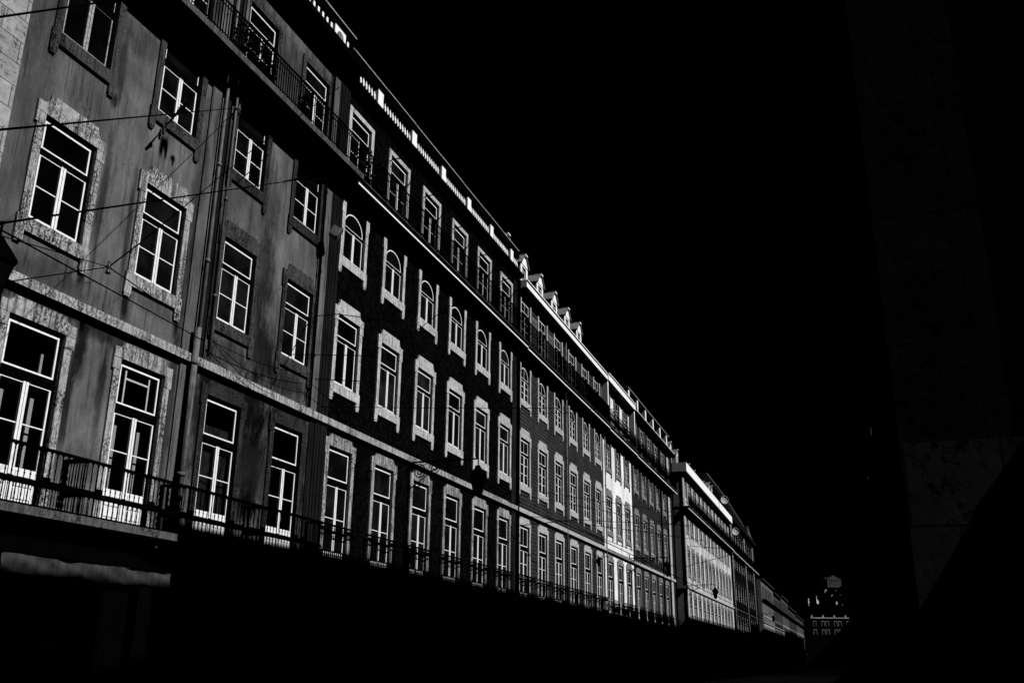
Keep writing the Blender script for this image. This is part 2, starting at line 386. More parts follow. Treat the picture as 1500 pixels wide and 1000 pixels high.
def window(parent, x, kind, smat, grid=False, pane='glass', inside=None, skey='', name=None, dz=0, kt=None):
    o = obj(name or ('balcony_door' if kind.startswith('door') else 'window'), cached(('sash', kind, grid, kt), lambda: sash_mesh(kind, grid, kt)), parent, (x, 0, dz))
    obj('window_surround', cached(('sur', kind, smat.name), lambda: surround_mesh(kind, smat)), o)
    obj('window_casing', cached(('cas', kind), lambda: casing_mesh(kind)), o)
    obj('window_pane', cached(('pane', kind, pane), lambda: pane_mesh(kind, M[pane])), o)
    z0, z1 = ZR[kind]
    if inside == 'shutters2':
        b = MB(); b.box(-.40, -.36, -.09, -.07, 6.62, 7.42).box(.34, .38, -.09, -.07, 6.62, 7.42).box(-.36, .34, -.09, -.07, 7.16, 7.2)
        obj('inner_frame', b.mesh('inner_frame', M['sash']), o)
    if inside in ('shutters', 'shutters2'):
        b = MB()
        for xs in (-.42, .30): b.box(xs, xs + .09, -.20, -.17, z0 + .1, z0 + 2.05)
        b.box(.40, .46, -.22, -.19, z0 + 2.45, z0 + 2.95) if inside == 'shutters' else None
        obj('inside_shutter', b.mesh('inside_shutter', M['shutter']), o)
    if inside == 'curtain':
        b = MB(); n = 40
        A = [(-.6 + 1.2 * i / n) for i in range(n + 1)]; a = len(b.v)
        for zz in (z0 + .6, z0 + 2.75):
            for xx in A: b.v.append((xx, .16 + .025 * math.sin(xx * 45 + .3 * math.sin(zz * 2)) , zz))
        for i in range(n): b.f.append((i, i + 1, n + 2 + i, n + 1 + i))
        obj('curtain', b.mesh('curtain', M['curtain'], True), o)
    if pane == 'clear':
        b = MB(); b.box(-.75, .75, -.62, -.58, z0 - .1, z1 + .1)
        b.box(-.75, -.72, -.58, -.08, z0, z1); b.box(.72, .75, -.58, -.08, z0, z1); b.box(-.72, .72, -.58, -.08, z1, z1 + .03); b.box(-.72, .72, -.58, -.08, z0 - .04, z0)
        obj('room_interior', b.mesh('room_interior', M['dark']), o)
    return o

def wall_mesh(w, H, holes, mat, z0=0., depth=11., back=True, x0=0.):
    """front sheet with true openings + sides, back"""
    xs = sorted({x0, w} | {h[0] for h in holes} | {h[1] for h in holes}); zs = sorted({z0, H} | {h[2] for h in holes} | {h[3] for h in holes})
    b = MB(); idx = {}
    def vi(i, j):
        if (i, j) not in idx: idx[(i, j)] = len(b.v); b.v.append((xs[i], 0, zs[j]))
        return idx[(i, j)]
    for i in range(len(xs) - 1):
        for j in range(len(zs) - 1):
            cx = (xs[i] + xs[i + 1]) / 2; cz = (zs[j] + zs[j + 1]) / 2
            if any(h[0] < cx < h[1] and h[2] < cz < h[3] for h in holes): continue
            b.f.append((vi(i, j), vi(i + 1, j), vi(i + 1, j + 1), vi(i, j + 1)))
    a = len(b.v)
    b.v += [(x0, 0, z0), (x0, depth, z0), (x0, depth, H), (x0, 0, H), (w, 0, z0), (w, depth, z0), (w, depth, H), (w, 0, H)]
    b.f += [(a, a + 3, a + 2, a + 1), (a + 4, a + 5, a + 6, a + 7), (a + 1, a + 2, a + 6, a + 5), (a + 3, a + 7, a + 6, a + 2)]
    return b.mesh('wall', mat)

# ------------------------------------------------------------------ railings
BAL_PROFILE = [(0, .016), (.03, .016), (.05, .009), (.16, .010), (.18, .016), (.20, .016), (.22, .009), (.42, .013), (.60, .010), (.80, .009), (.82, .015), (.84, .015), (.86, .010), (.92, .016), (.96, .034), (1, .062)]
def turned(b, x, o, z0, z1, k=1.):
    b.tube([(x, -o, z0 + (z1 - z0) * t) for t, r in BAL_PROFILE], [r * k for t, r in BAL_PROFILE], 6)
def rail_turned(x0, x1, o, zb, zt):
    b = MB(); mid = zb + .41
    def run(ax, ao, bx, bo):
        n = max(1, round(math.hypot(bx - ax, bo - ao) / .14))
        for i in range(n + 1):
            t = i / n; x = ax + (bx - ax) * t; oo = ao + (bo - ao) * t
            turned(b, x, oo, zb + .03, mid - .03, 1.1); turned(b, x, oo, mid + .03, zt - .03, 1.1)
        for za, zz in ((zb, zb + .035), (mid - .05, mid + .05), (zt - .05, zt)):
            pad = .022 if zz < zt else .034
            b.box(min(ax, bx) - pad, max(ax, bx) + pad, min(ao, bo) - pad, max(ao, bo) + pad, za, zz + (.002 if ax == bx else 0))
    run(x0, o, x1, o); run(x0, .03, x0, o - .05); run(x1, .03, x1, o - .05)
    return b.mesh('railing_turned', M['iron'], False)
def rail_plain(x0, x1, o, zb, zt, sp=.11):
    b = MB(); n = int((x1 - x0) / sp)
    for i in range(n + 1):
        x = x0 + (x1 - x0) * i / n
        b.box(x - .011, x + .011, o - .011, o + .011, zb, zt)
        if i % 2 == 0: b.tube([(x, -o, zb + .62), (x, -o, zb + .66), (x, -o, zb + .70)], [.012, .03, .012], 5)
    b.box(x0, x1, o - .02, o + .02, zt, zt + .035); b.box(x0, x1, o - .012, o + .012, zb + .08, zb + .105); b.box(x0, x1, o - .012, o + .012, zb + .86, zb + .88)
    for x in [x0 + i * 3.0 for i in range(int((x1 - x0) / 3) + 1)]: b.box(x - .02, x + .02, o - .022, o + .022, zb, zt + .06)
    return b.mesh('railing_plain', M['iron'])
def rail_ornate(x0, x1, o, zb, zt):
    b = MB(); n = round((x1 - x0) / .115)
    def seg(ax, ao, bx, bo):
        n = max(1, round(math.hypot(bx - ax, bo - ao) / .115))
        for i in range(n + 1):
            t = i / n; x = ax + (bx - ax) * t; oo = ao + (bo - ao) * t
            b.box(x - .007, x + .007, oo - .007, oo + .007, zb, zt)
            if ax != bx and i < n:
                xm = x + (bx - ax) / n / 2
                b.ring(xm, oo, zt - .10, .045, .010); b.ring(xm, oo, zb + .34, .045, .010); b.ring(xm, oo, zb + .25, .045, .010)
                b.box(xm - .006, xm + .006, oo - .006, oo + .006, zb, zb + .2)
        for za in (zt, zt - .16, zb + .40, zb + .19, zb + .03):
            b.box(min(ax, bx) - .012, max(ax, bx) + .012, min(ao, bo) - .012, max(ao, bo) + .012, za - .012, za + .012 + (.001 if ax == bx else 0))
    seg(x0, o, x1, o); seg(x0, .03, x0, o); seg(x1, .03, x1, o)
    b.box(x0 - .03, x1 + .03, o - .03, o + .03, zt + .01, zt + .04)
    return b.mesh('railing_ornate', M['iron'])
def rail_lattice(x0, x1, o, zb, zt):
    b = MB(); n = round((x1 - x0) / .30)
    for i in range(n):
        a = x0 + (x1 - x0) * i / n; c = x0 + (x1 - x0) * (i + 1) / n; m = (a + c) / 2
        b.box(a - .01, a + .01, o - .01, o + .01, zb, zt)
        b.tube([(a, -o, zb + .1), (m, -o, zb + .5), (c, -o, zb + .9)], .012, 4); b.tube([(c, -o, zb + .1), (m, -o, zb + .5), (a, -o, zb + .9)], .012, 4)
        b.ring(m, o, zb + .5, .09, .014); b.ring(m, o, zb + .85, .06, .012); b.ring(m, o, zb + .16, .06, .012)
    for za in (zb + .04, zb + .98, zt): b.box(x0, x1, o - .018, o + .018, za - .015, za + .015)
    return b.mesh('railing_lattice', M['iron'])

# ------------------------------------------------------------------ building
def shift(me, dx):  # local helper to build in building coordinates
    return me

def building(name, label, y0, y1, bays, wall, sur, spec):
    """left row: local x = y - y0"""
    H = spec.get('H', 19.6)
    root = empty(name, (-D, y0, 0), R90, label, 'building')
    # keep plaster coordinates in street metres: shift the wall mesh by -y0
    W = y1 - y0; L = [y - y0 for y in bays]
    kinds = spec.get('kinds', ('door1', 'win2', 'arch3', 'door4'))
    holes = []
    for x in L:
        for k in kinds:
            z0, z1 = ZR[k]; holes.append((x - OP - .015, x + OP + .015, z0, z1))
        holes.append((x - .78, x + .78, .15, 3.1))
    me = wall_mesh(y1, H, [(h[0] + y0, h[1] + y0, h[2], h[3]) for h in holes], wall, x0=y0)
    w = obj('wall', me, root, (-y0, 0, 0))
    grid = spec.get('grid', False)
    for i, x in enumerate(L):
        for k in kinds:
            sm = sur[k] if isinstance(sur, dict) else sur
            if isinstance(sm, (list, tuple)): sm = sm[i]
            pane = 'glass'; inside = None
            if spec.get('clear1') and k == 'door1': pane = 'clear'; inside = spec['clear1'][i]
            if k == 'win2' and spec.get('painted_reflection'): pane = 'glassg'
            window(root, x, k, sm, 2 if spec.get('clear1') and k == 'win3' and i == 0 else 3 if spec.get('painted_reflection') and k in ('win2', 'arch3') else grid, pane, inside, kt=spec.get('kt', 4.5))
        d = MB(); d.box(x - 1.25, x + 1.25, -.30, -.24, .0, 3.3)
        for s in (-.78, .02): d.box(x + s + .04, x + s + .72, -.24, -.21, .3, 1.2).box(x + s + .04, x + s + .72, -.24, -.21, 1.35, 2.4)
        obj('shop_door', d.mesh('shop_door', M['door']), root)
    # string course
    if spec.get('ledge', True):
        b = MB(); b.box(0.003, W - .003, -.02, .14, 8.06, 8.26).box(.003, W - .003, -.02, .05, 8.0, 8.06)
        obj('string_course', b.mesh('string_course', spec.get('ledgemat', M['ledge'])), root)
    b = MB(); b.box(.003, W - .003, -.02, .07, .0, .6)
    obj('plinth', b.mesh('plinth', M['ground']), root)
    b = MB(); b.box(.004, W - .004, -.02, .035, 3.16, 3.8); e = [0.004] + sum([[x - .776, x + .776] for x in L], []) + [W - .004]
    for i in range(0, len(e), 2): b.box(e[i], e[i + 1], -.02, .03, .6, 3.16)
    obj('shade_cladding', b.mesh('shade_cladding', M['ground']), root)  # cladding added to keep the ground floor black, as if in shade
    return root, W, L

def bal1(root, x, hw, o, mesh_fn, slabmat=None, zt=5.2):
    s = MB(); s.box(x - hw - .04, x + hw + .04, -.02, o + .05, 3.93, 4.08).box(x - hw, x + hw, -.02, o - .16, 3.84, 3.93)
    b = obj('balcony', s.mesh('balcony_slab', slabmat or M['slab']), root)
    obj('railing', mesh_fn(x - hw, x + hw, o, 4.085, zt), b)

def roof_plain(root, W, z, d=11., mat=None, name='roof', o=.1):
    b = MB(); b.v += [(0.02, -o, z), (W - .02, -o, z), (W - .02, d / 2, z + 1.9), (0.02, d / 2, z + 1.9), (.02, d, z), (W - .02, d, z)]
    b.f += [(0, 1, 2, 3), (3, 2, 5, 4), (0, 3, 4), (1, 5, 2), (0, 4, 5, 1)]
    return obj(name, b.mesh(name, mat or M['roof']), root)

def pipe(root, x, o, z0, z1, r=.055, mat=None, name='downpipe'):
    b = MB(); b.tube([(x, -o, z0), (x, -o, z1)], r, 10)
    for z in [z0 + 1.5 + 2.6 * i for i in range(int((z1 - z0 - 1.5) / 2.6) + 1)]: b.tube([(x, -o, z), (x, -o, z + .09)], r + .016, 10)
    return obj(name, b.mesh(name, mat or M['pipe'], True), root)

# ---- B1: old grey house
y0, y1 = 11.75, 24.1
bays1 = [13.2, 16.17, 19.13, 22.08]
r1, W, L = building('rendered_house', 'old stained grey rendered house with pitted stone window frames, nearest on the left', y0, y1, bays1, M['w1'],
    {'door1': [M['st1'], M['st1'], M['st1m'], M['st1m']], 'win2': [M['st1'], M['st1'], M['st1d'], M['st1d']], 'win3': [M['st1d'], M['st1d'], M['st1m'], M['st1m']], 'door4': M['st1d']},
    dict(kinds=('door1', 'win2', 'win3', 'door4'), kt=4.82, clear1=['shutters', 'shutters2', 'curtain', None], H=19.9))
for x, hw in zip((1.26, 4.12, 7.19, 10.25), (1.40, 1.39, 1.50, 1.37)):
    bal1(r1, x, hw, .50, rail_turned, None, 5.16)
s = MB(); s.box(-.0, W, -.02, .73, 15.97, 16.15)
for i in range(14): s.box(.4 + i * .9, .56 + i * .9, -.02, .55, 15.80, 15.97)
bb = obj('balcony', s.mesh('long_slab', M['slab']), r1)
obj('railing', rail_plain(.05, W - .03, .70, 16.15, 17.15), bb)
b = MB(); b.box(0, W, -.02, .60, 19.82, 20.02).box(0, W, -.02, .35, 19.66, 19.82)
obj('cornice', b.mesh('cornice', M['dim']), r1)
b = MB()
for i in range(44): b.box(.1 + i * .275, .21 + i * .275, -.1, .02, 20.1, 21.05)
obj('parapet_balusters', b.mesh('parapet_balusters', M['white']), r1)
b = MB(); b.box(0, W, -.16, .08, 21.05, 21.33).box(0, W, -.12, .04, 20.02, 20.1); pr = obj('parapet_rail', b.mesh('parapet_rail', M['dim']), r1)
b = MB(); b.box(0, W, -.2, .13, 21.33, 21.37); obj('rail_lip', b.mesh('rail_lip', M['st3']), pr)
for px in (4.6, 11.35):
    b = MB(); b.box(px - .35, px + .35, -.16, .085, 20.03, 21.04); p = obj('parapet_pedestal', b.mesh('parapet_pedestal', M['white']), r1)
    b = MB(); b.prism([(px - .2, 20.2), (px + .2, 20.2)] + arc(px, 20.75, .2, .18, 0, 180, 7), .085, .10); obj('arched_panel', b.mesh('arched_panel', M['st4']), p)
roof_plain(r1, W, 20.0, o=-.3)
# pilasters and pipes of B1
def pilaster(root, xa, xb, o, z0, z1, mat, y0, name='pilaster'):
    b = MB(); b.box(xa + y0, xb + y0, -.02, o, z0, z1); return obj(name, b.mesh(name, mat), root, (-y0, 0, 0))
pilaster(r1, 17.30 - y0, 17.66 - y0, .045, 8.29, 19.8, M['pil'], y0); pilaster(r1, 17.34 - y0, 17.6 - y0, .045, 3.9, 8.0, M['pil'], y0)
pilaster(r1, 17.80 - y0, 18.06 - y0, .045, 8.29, 19.8, M['strip'], y0)
pipe(r1, 17.72 - y0, .15, 3.9, 19.7, .05, M['pipe']); pipe(r1, 18.14 - y0, .15, 8.35, 19.7, .035)
pipe(r1, 17.62 - y0, .20, 3.9, 8.9, .075, M['pipel'])
pilaster(r1, 22.99 - y0, 23.42 - y0, .05, 8.29, 19.8, M['pil'], y0); pilaster(r1, 23.42 - y0, 24.06 - y0, .065, .6, 19.8, M['strip'], y0)
pilaster(r1, 23.15 - y0, 23.41 - y0, .04, .6, 8.0, M['strip'], y0)
b = MB()
for xx in (23.52, 23.7, 23.9): b.box(xx - y0, xx + .02 - y0, .06, .085, .7, 19.7)
obj('pilaster_fillet', b.mesh('pilaster_fillet', M['strip']), r1)
pipe(r1, 22.93 - y0, .12, 8.3, 19.8, .03, M['casing'])

# ---- B2: dark tiled house
y0, y1 = 24.1, 41.75
bays2 = [25.02, 27.98, 30.95, 33.93, 36.9, 39.9]
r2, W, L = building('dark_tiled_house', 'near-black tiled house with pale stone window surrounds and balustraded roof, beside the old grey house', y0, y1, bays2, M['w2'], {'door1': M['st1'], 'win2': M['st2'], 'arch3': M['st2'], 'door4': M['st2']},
    dict(painted_reflection=True, H=19.6))
for x in L: bal1(r2, x - .1, .99, .15, rail_ornate, M['slabd'], 5.2)
def slab4(root, W, rail, zt=17.28, o=.55, z=15.87, x0=0):
    s = MB(); s.box(x0, W, -.02, o - .05, z + .06, z + .24); bb = obj('balcony', s.mesh('long_slab', M['slabd']), root)
    s = MB(); s.box(x0, W, o - .1, o, z, z + .06); obj('slab_moulding', s.mesh('slab_moulding', M['white']), bb)
    s = MB(); s.box(x0, W, -.02, o + .015, z + .24, z + .285); obj('slab_edge', s.mesh('slab_edge', M['st1d']), bb)
    obj('railing', rail(x0 + .03, W - .03, o - .03, z + .285, zt), bb)
    return bb
slab4(r2, W, rail_plain)
b = MB(); b.box(0, W, -.02, .20, 19.50, 19.55); obj('cornice_fillet', b.mesh('cornice_fillet', M['white']), r2)
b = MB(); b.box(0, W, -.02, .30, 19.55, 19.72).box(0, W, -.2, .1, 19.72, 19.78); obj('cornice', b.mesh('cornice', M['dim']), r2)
b = MB(); n = int(W / .21)
for i in range(n):
    x = .12 + i * .21; b.tube([(x, .06, 19.78), (x, .06, 20.0), (x, .06, 20.28), (x, .06, 20.42), (x, .06, 20.58)], [.055, .04, .055, .02, .015], 6)
obj('parapet_balusters', b.mesh('parapet_balusters', M['white']), r2)
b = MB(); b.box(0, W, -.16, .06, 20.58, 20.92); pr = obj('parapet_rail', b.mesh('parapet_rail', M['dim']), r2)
b = MB()
for i in range(7): b.box(i * 2.5 + .03, min(W, i * 2.5 + 2.47), -.2, .10, 20.92 + .012 * (i % 2), 20.955 + .012 * (i % 2))
b.box(0, W, -.3, .02, 21.02, 21.045); obj('rail_lip', b.mesh('rail_lip', M['st3']), pr)
for i in range(6):
    px = 26.15 - y0 + i * 2.88; b = MB(); b.box(px - .2, px + .2, -.15, .075, 19.785, 20.575); p = obj('parapet_pedestal', b.mesh('parapet_pedestal', M['white']), r2)
roof_plain(r2, W, 19.6, o=-.3)
b = MB()
for x in L[1:]:          # iron hoops that carry a blind over each upper balcony door
    b.tube([(x + .85 * math.cos(math.radians(a)), -.04 - .55 * math.sin(math.radians(a)), 18.35 + .25 * math.sin(math.radians(a))) for a in range(0, 181, 15)], .024, 5)
obj('blind_hoop', b.mesh('blind_hoop', M['iron']), r2)
pilaster(r2, 40.95 - y0, 41.70 - y0, .03, .6, 19.4, M['w9'], y0)
pipe(r2, 41.62 - y0, .12, .2, 19.4, .07, M['iron'])

def crown(root, W, z=19.08, o=.45, mat='white', h=.31, x0=0., ret=0.):
    b = MB(); b.box(x0, W, -.02, .20, z - .05, z).box(x0 + .0, W, -.02, o, z + .0 + .001, z + h).box(x0, W, -.02, o + .06, z + h, z + h + .05)
    obj('cornice', b.mesh('cornice', M[mat]), root)
# ---- B3: grey tiled house with dormers
y0, y1 = 41.75, 59.1
bays3 = [42.87, 45.8, 48.75, 51.7, 54.7, 57.62]
r3, W, L = building('grey_tiled_house', 'grey tiled house with white cornice and a row of white gabled dormers on its roof', y0, y1, bays3, M['w3'], M['st3'], dict(grid=True, H=19.3, ledgemat=M['st3']))
for x in L: bal1(r3, x - .05, 1.2, .2, rail_ornate, M['slabd'], 5.2)
slab4(r3, W, rail_plain, 17.24, .55, 15.80)
crown(r3, W)
roof_plain(r3, W, 19.38, o=.3)
def dormer(root, x, zb=19.9, zt=22.8, w=.62, set_=1.2, wmat='white'):
    b = MB(); o = -set_; zs = zt - .58
    b.box(x - w, x - .34, o - 2.2, o, zb, zs).box(x + .34, x + w, o - 2.2, o, zb, zs).box(x - .34, x + .34, o - 2.2, o, zb, zb + .9).box(x - .34, x + .34, o - 2.2, o, zs - .1, zs)
    b.prism([(x - w - .02, zs), (x + w + .02, zs), (x + .2, zt - .06), (x - .2, zt - .06)], o - .2, o + .03)
    b.box(x - .2, x + .2, o - .3, o + .14, zt + .002, zt + .07)
    d = obj('dormer', b.mesh('dormer', M[wmat]), root)
    q = MB(); q.strip([(x - w - .1, zs), (x - .22, zt), (x + .22, zt), (x + w + .1, zs)], [(x - w - .02, zs - .04), (x - .2, zt - .06), (x + .2, zt - .06), (x + w + .02, zs - .04)], o - 2.2, o + .1)
    obj('dormer_roof', q.mesh('dormer_roof', M['st4']), d)
    f = MB(); f.box(x - .34, x - .29, o - .12, o - .06, zb + .9, zs - .1).box(x + .29, x + .34, o - .12, o - .06, zb + .9, zs - .1).box(x - .03, x + .03, o - .12, o - .06, zb + .9, zs - .1).box(x - .29, x + .29, o - .12, o - .06, zb + 1.3, zb + 1.34)
    obj('window', f.mesh('dormer_window', M['sash']), d)
    g = MB(); g.box(x - .33, x + .33, o - .14, o - .125, zb + .9, zs - .1); obj('window_pane', g.mesh('dormer_pane', M['glass']), d)
for y in (43.4, 46.35, 49.3, 52.25, 55.15, 58.05): dormer(r3, y - y0)
pipe(r3, 50.05 - y0, .12, .2, 19.0, .05, M['pipe'])
for x in (L[0] + 1.47, L[1] + 1.47): # louvred panels on the top floor
    b = MB(); b.box(x - .42, x + .42, .0, .04, 16.3, 18.3)
    for k in range(30): b.box(x - .38, x + .38, .04, .055, 16.4 + k * .062, 16.43 + k * .062)
    obj('louvred_panel', b.mesh('louvred_panel', M['st4']), r3)

# ---- B4: narrow bright house
y0, y1 = 59.1, 67.8
bays4 = [60.5, 63.4, 66.15]
r4, W, L = building('white_house', 'narrow bright white rendered house squeezed between two tiled houses', y0, y1, bays4, M['w4'], M['st4'], dict(grid=True, H=19.3, ledge=True, ledgemat=M['st4']))
for x in L: bal1(r4, x, 1.3, .30, rail_lattice, M['slabd'], 5.15)
slab4(r4, W, rail_lattice, 17.15, .55, 15.72)
crown(r4, W, 19.1, .5, h=.42)
b = MB(); b.v += [(0, -.25, 19.5), (W, -.25, 19.5), (W, .55, 20.9), (0, .55, 20.9), (0, 8, 21.2), (W, 8, 21.2), (0, 8, 19.5), (W, 8, 19.5)]
b.f += [(0, 1, 2, 3), (3, 2, 5, 4), (0, 3, 4, 6), (1, 7, 5, 2), (4, 5, 7, 6)]
obj('roof', b.mesh('roof', M['roof']), r4)
for xx in (.0, W - .25):
    b = MB(); b.box(xx + .01, xx + .24, -.02, .42, 16.2, 19.04); obj('party_wall_fin', b.mesh('party_wall_fin', M['white']), r4)
pipe(r4, .1, .12, .2, 15.8, .04, M['pipe'])

# ---- B5: dark tiled house with attic
y0, y1 = 67.8, 85.2
bays5 = [69.25, 72.2, 75.15, 78.1, 81.05]
r5, W, L = building('attic_house', 'dark grey tiled corner house with white attic piers, just before the side street', y0, y1, bays5, M['w5'], M['st4'], dict(grid=True, H=19.3, ledgemat=M['st3']))
for x in L: bal1(r5, x, 1.3, .30, rail_lattice, M['slabd'], 5.15)
slab4(r5, W, rail_lattice, 17.1, .55, 15.66)
b = MB(); b.box(0, W, -.02, .3, 19.0, 19.05).box(0, W, -.02, .45, 19.3, 19.34); obj('cornice_fillet', b.mesh('cornice_fillet', M['white']), r5)
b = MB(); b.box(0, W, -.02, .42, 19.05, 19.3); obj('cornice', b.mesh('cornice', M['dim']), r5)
b = MB(); b.box(0, W, -5, -.35, 19.3, 20.9); at = obj('attic_storey', b.mesh('attic_storey', M['w7']), r5)
b = MB(); b.box(-.1, W + .1, -5, .02, 20.9, 20.99); obj('roof', b.mesh('roof', M['st4']), r5)
for i in range(6):
    px = .2 + i * 3.2; b = MB(); b.box(px, px + .42, -.35, -.05, 19.34, 20.88); obj('attic_pier', b.mesh('attic_pier', M['white']), r5)
    if i < 5:
        f = MB(); f.box(px + 1.1, px + 1.15, -.35, -.33, 19.7, 20.6).box(px + 2.3, px + 2.35, -.35, -.33, 19.7, 20.6).box(px + 1.15, px + 2.3, -.35, -.33, 20.0, 20.04); obj('attic_window', f.mesh('attic_window', M['w9']), r5)
pilaster(r5, 82.7 - y0, 84.0 - y0, .06, .6, 19.0, M['st3'], y0, 'quoin')
for yy in (78.9, 82.2): pipe(r5, yy - y0, .14, .2, 19.0, .06, M['iron'])
pipe(r5, 84.9 - y0, .14, .2, 19.0, .07, M['iron'])

# ---- B6: pale block beyond the side street
y0, y1 = 91.8, 130.
bays6 = [93.6 + 3.07 * i for i in range(12)]
r6, W, L = building('pale_block', 'long pale rendered block with a bright white cornice beyond the side street', y0, y1, bays6, M['w6'], M['st4'], dict(grid=True, H=19.0, ledgemat=M['st3']))
for x in L: bal1(r6, x, 1.3, .30, rail_lattice, M['slabd'], 5.6)
slab4(r6, W, rail_lattice, 16.9, .6, 15.3, x0=-.5)
b = MB(); b.box(-.45, W, -8., .55, 18.9, 19.75).box(-.15, W, -8., .25, 18.75, 18.9); obj('cornice', b.mesh('cornice', M['white']), r6)
b = MB(); b.box(-.03, .0, -8, 0, .6, 8.0).box(-.03, 0, -8, 0, 8.3, 15.3).box(-.03, 0, -8, 0, 15.6, 18.7); b.box(-.045, -.0, -.0, .03, .6, 18.7)
obj('side_wall_facing', b.mesh('side_wall', M['side']), r6)
b = MB(); b.box(-.14, 0, -8., .0, 8.02, 8.28); obj('side_string_course', b.mesh('side_string', M['st3']), r6)
roof_plain(r6, W, 19.7, o=-.5)
for i, y in enumerate((95, 99, 107, 111, 118.5, 121, 124, 126.5)):
    dormer(r6, y - y0, 19.9, 22.6 if i < 6 else 23.4, .55, 1.5)
b = MB(); b.box(.1, .9, .0, .05, 0.6, 18.7); obj('quoin', b.mesh('quoin', M['st3']), r6)
# ---- B7: black gabled building
y0, y1 = 130., 167.5
bays7 = [132 + 3.1 * i for i in range(11)]
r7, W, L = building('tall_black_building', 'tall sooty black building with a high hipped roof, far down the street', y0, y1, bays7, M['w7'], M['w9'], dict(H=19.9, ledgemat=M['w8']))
for x in L: bal1(r7, x, 1.3, .30, rail_lattice, M['slabd'], 5.6)
slab4(r7, W, rail_lattice, 16.7, .5, 15.3)
crown(r7, W, 19.9, .4, 'w9')
b = MB(); b.v += [(4, -.2, 20.3), (W - 3, -.2, 20.3), (W - 3, 12, 20.3), (4, 12, 20.3), (8, 3.5, 27.3), (W - 9, 3.5, 27.3), (W - 9, 8, 27.3), (8, 8, 27.3)]
b.f += [(0, 1, 5, 4), (1, 2, 6, 5), (2, 3, 7, 6), (3, 0, 4, 7), (4, 5, 6, 7), (0, 3, 2, 1)]
rf = obj('roof', b.mesh('roof', M['roof']), r7)
b = MB(); b.tube([(8, 3.5, 27.3), (W - 9, 3.5, 27.3)], .12, 6); b.tube([(W - 9, 3.5, 27.3), (W - 3, -.2, 20.4)], .1, 6); obj('roof_ridge', b.mesh('ridge', M['st4']), rf)
for x in (1.5, W * .5, W - 6.): pipe(r7, x, .12, 1, 19, .12, M['st4'])
for k in range(4):
    b = MB(); b.box(W - 6 + k * 1.4, W - 5.4 + k * 1.4, -1., -.3, 20.3, 22.6 - .3 * k); obj('chimney', b.mesh('chimney', M['st4']), r7)
# ---- farther houses
far = [(176., 204., 'w8', 15.3, 'grey house far down the street, the palest after the tall black building', 'grey_house', 'side'),
       (204., 226., 'w9', 14.7, 'dark narrow house far down the street, just after the pale grey one', 'low_house', None),
       (226., 252., 'w8', 15.5, 'mid grey house far down the street with a slightly taller cornice than its neighbours', 'grey_house', None),
       (252., 286., 'w7', 14.4, 'sooty black house near the far end of the left row', 'low_house', None),
       (286., 330., 'w8', 13.9, 'farthest grey house at the end of the left row', 'grey_house', None)]
for y0, y1, wm, H, lab, nm, side in far:
    bs = [y0 + 2 + 3.2 * i for i in range(int((y1 - y0 - 3) / 3.2) + 1)]
    rr, W, L = building(nm, lab, y0, y1, bs, M[wm + 'b'] if (wm == 'w8' and y0 < 180) else M[wm], M['st3'] if wm == 'w8' else M['st4'], dict(H=H, kinds=('door1', 'win2'), ledgemat=M['st4'], grid=True))
    for y in bs:
        b = MB(); b.box(y - y0 - .7, y - y0 + .7, -.03, .03, 12.4, H - .9); q = obj('window', b.mesh('far_window', M['casing']), rr)
        b = MB(); b.box(y - y0 - .9, y - y0 - .7, -.02, .05, 12.3, H - .8).box(y - y0 + .7, y - y0 + .9, -.02, .05, 12.3, H - .8).box(y - y0 - .7, y - y0 + .7, -.02, .05, H - .9, H - .7); obj('window_surround', b.mesh('far_surround', M['st4']), q)
    b = MB(); b.box(0, W, -.02, .35, H, H + .25); obj('cornice', b.mesh('cornice', M['w8']), rr)
    b = MB(); b.box(0, W, -.02, .55, 11.85, 12.0); obj('upper_string_course', b.mesh('upper_string_course', M['dim']), rr)
    s = MB(); s.box(0, W, -.02, .4, 3.9, 4.1); bk = obj('balcony', s.mesh('long_slab', M['slab']), rr)
    obj('railing', rail_lattice(.1, W - .1, .36, 4.1, 5.2), bk)
    if side:
        b = MB(); b.box(-.03, .0, -8, 0, .6, H); obj('side_wall_facing', b.mesh('side_wall', M['side']), rr)
    roof_plain(rr, W, H + .2, o=0)

# ---- B0: pale ashlar house at the left edge
rt = empty('ashlar_house', (-D, -6, 0), R90, 'pitted pale ashlar stone house at the left edge, only its corner strip in view', 'building')
obj('wall', wall_mesh(17.75, 20, [], M['w0']), rt)
b = MB(); b.box(0, 17.75, -.02, .5, 20, 20.4); obj('cornice', b.mesh('cornice', M['st3']), rt)
b = MB(); b.box(16.6, 17.7, 0, .05, .2, 19.9); obj('quoin', b.mesh('quoin', M['w0']), rt)
roof_plain(rt, 17.75, 20.3, o=0)

# ------------------------------------------------------------------ the shaded row on the right
XO = .45
def opp_building(name, label, y0, y1, H, mat, nb=0, wins=True):
    root = empty(name, (XO, y1, 0), -R90, label, 'building')
    W = y1 - y0
    bays = [1.7 + 3.05 * i for i in range(int((W - 2.2) / 3.05))] if wins else []
    holes = []
    for x in bays:
        for k in ('door1', 'win2', 'win3'): holes.append((x - OP - .015, x + OP + .015, ZR[k][0], ZR[k][1]))
    obj('wall', wall_mesh(W, H, holes, mat, depth=10.), root)
    for x in bays:
        for k in ('door1', 'win2', 'win3'): window(root, x, k, M['st1m'], True)
        d = MB(); d.box(x - .75, x + .75, .01, .05, .1, 3.0); obj('shop_door', d.mesh('shop_door', M['door']), root)
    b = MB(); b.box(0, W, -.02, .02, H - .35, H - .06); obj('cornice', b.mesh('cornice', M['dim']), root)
    b = MB(); b.box(0, W, -9.9, -.02, H + .002, H + .04); obj('roof', b.mesh('roof', M['roof']), root)
    return root
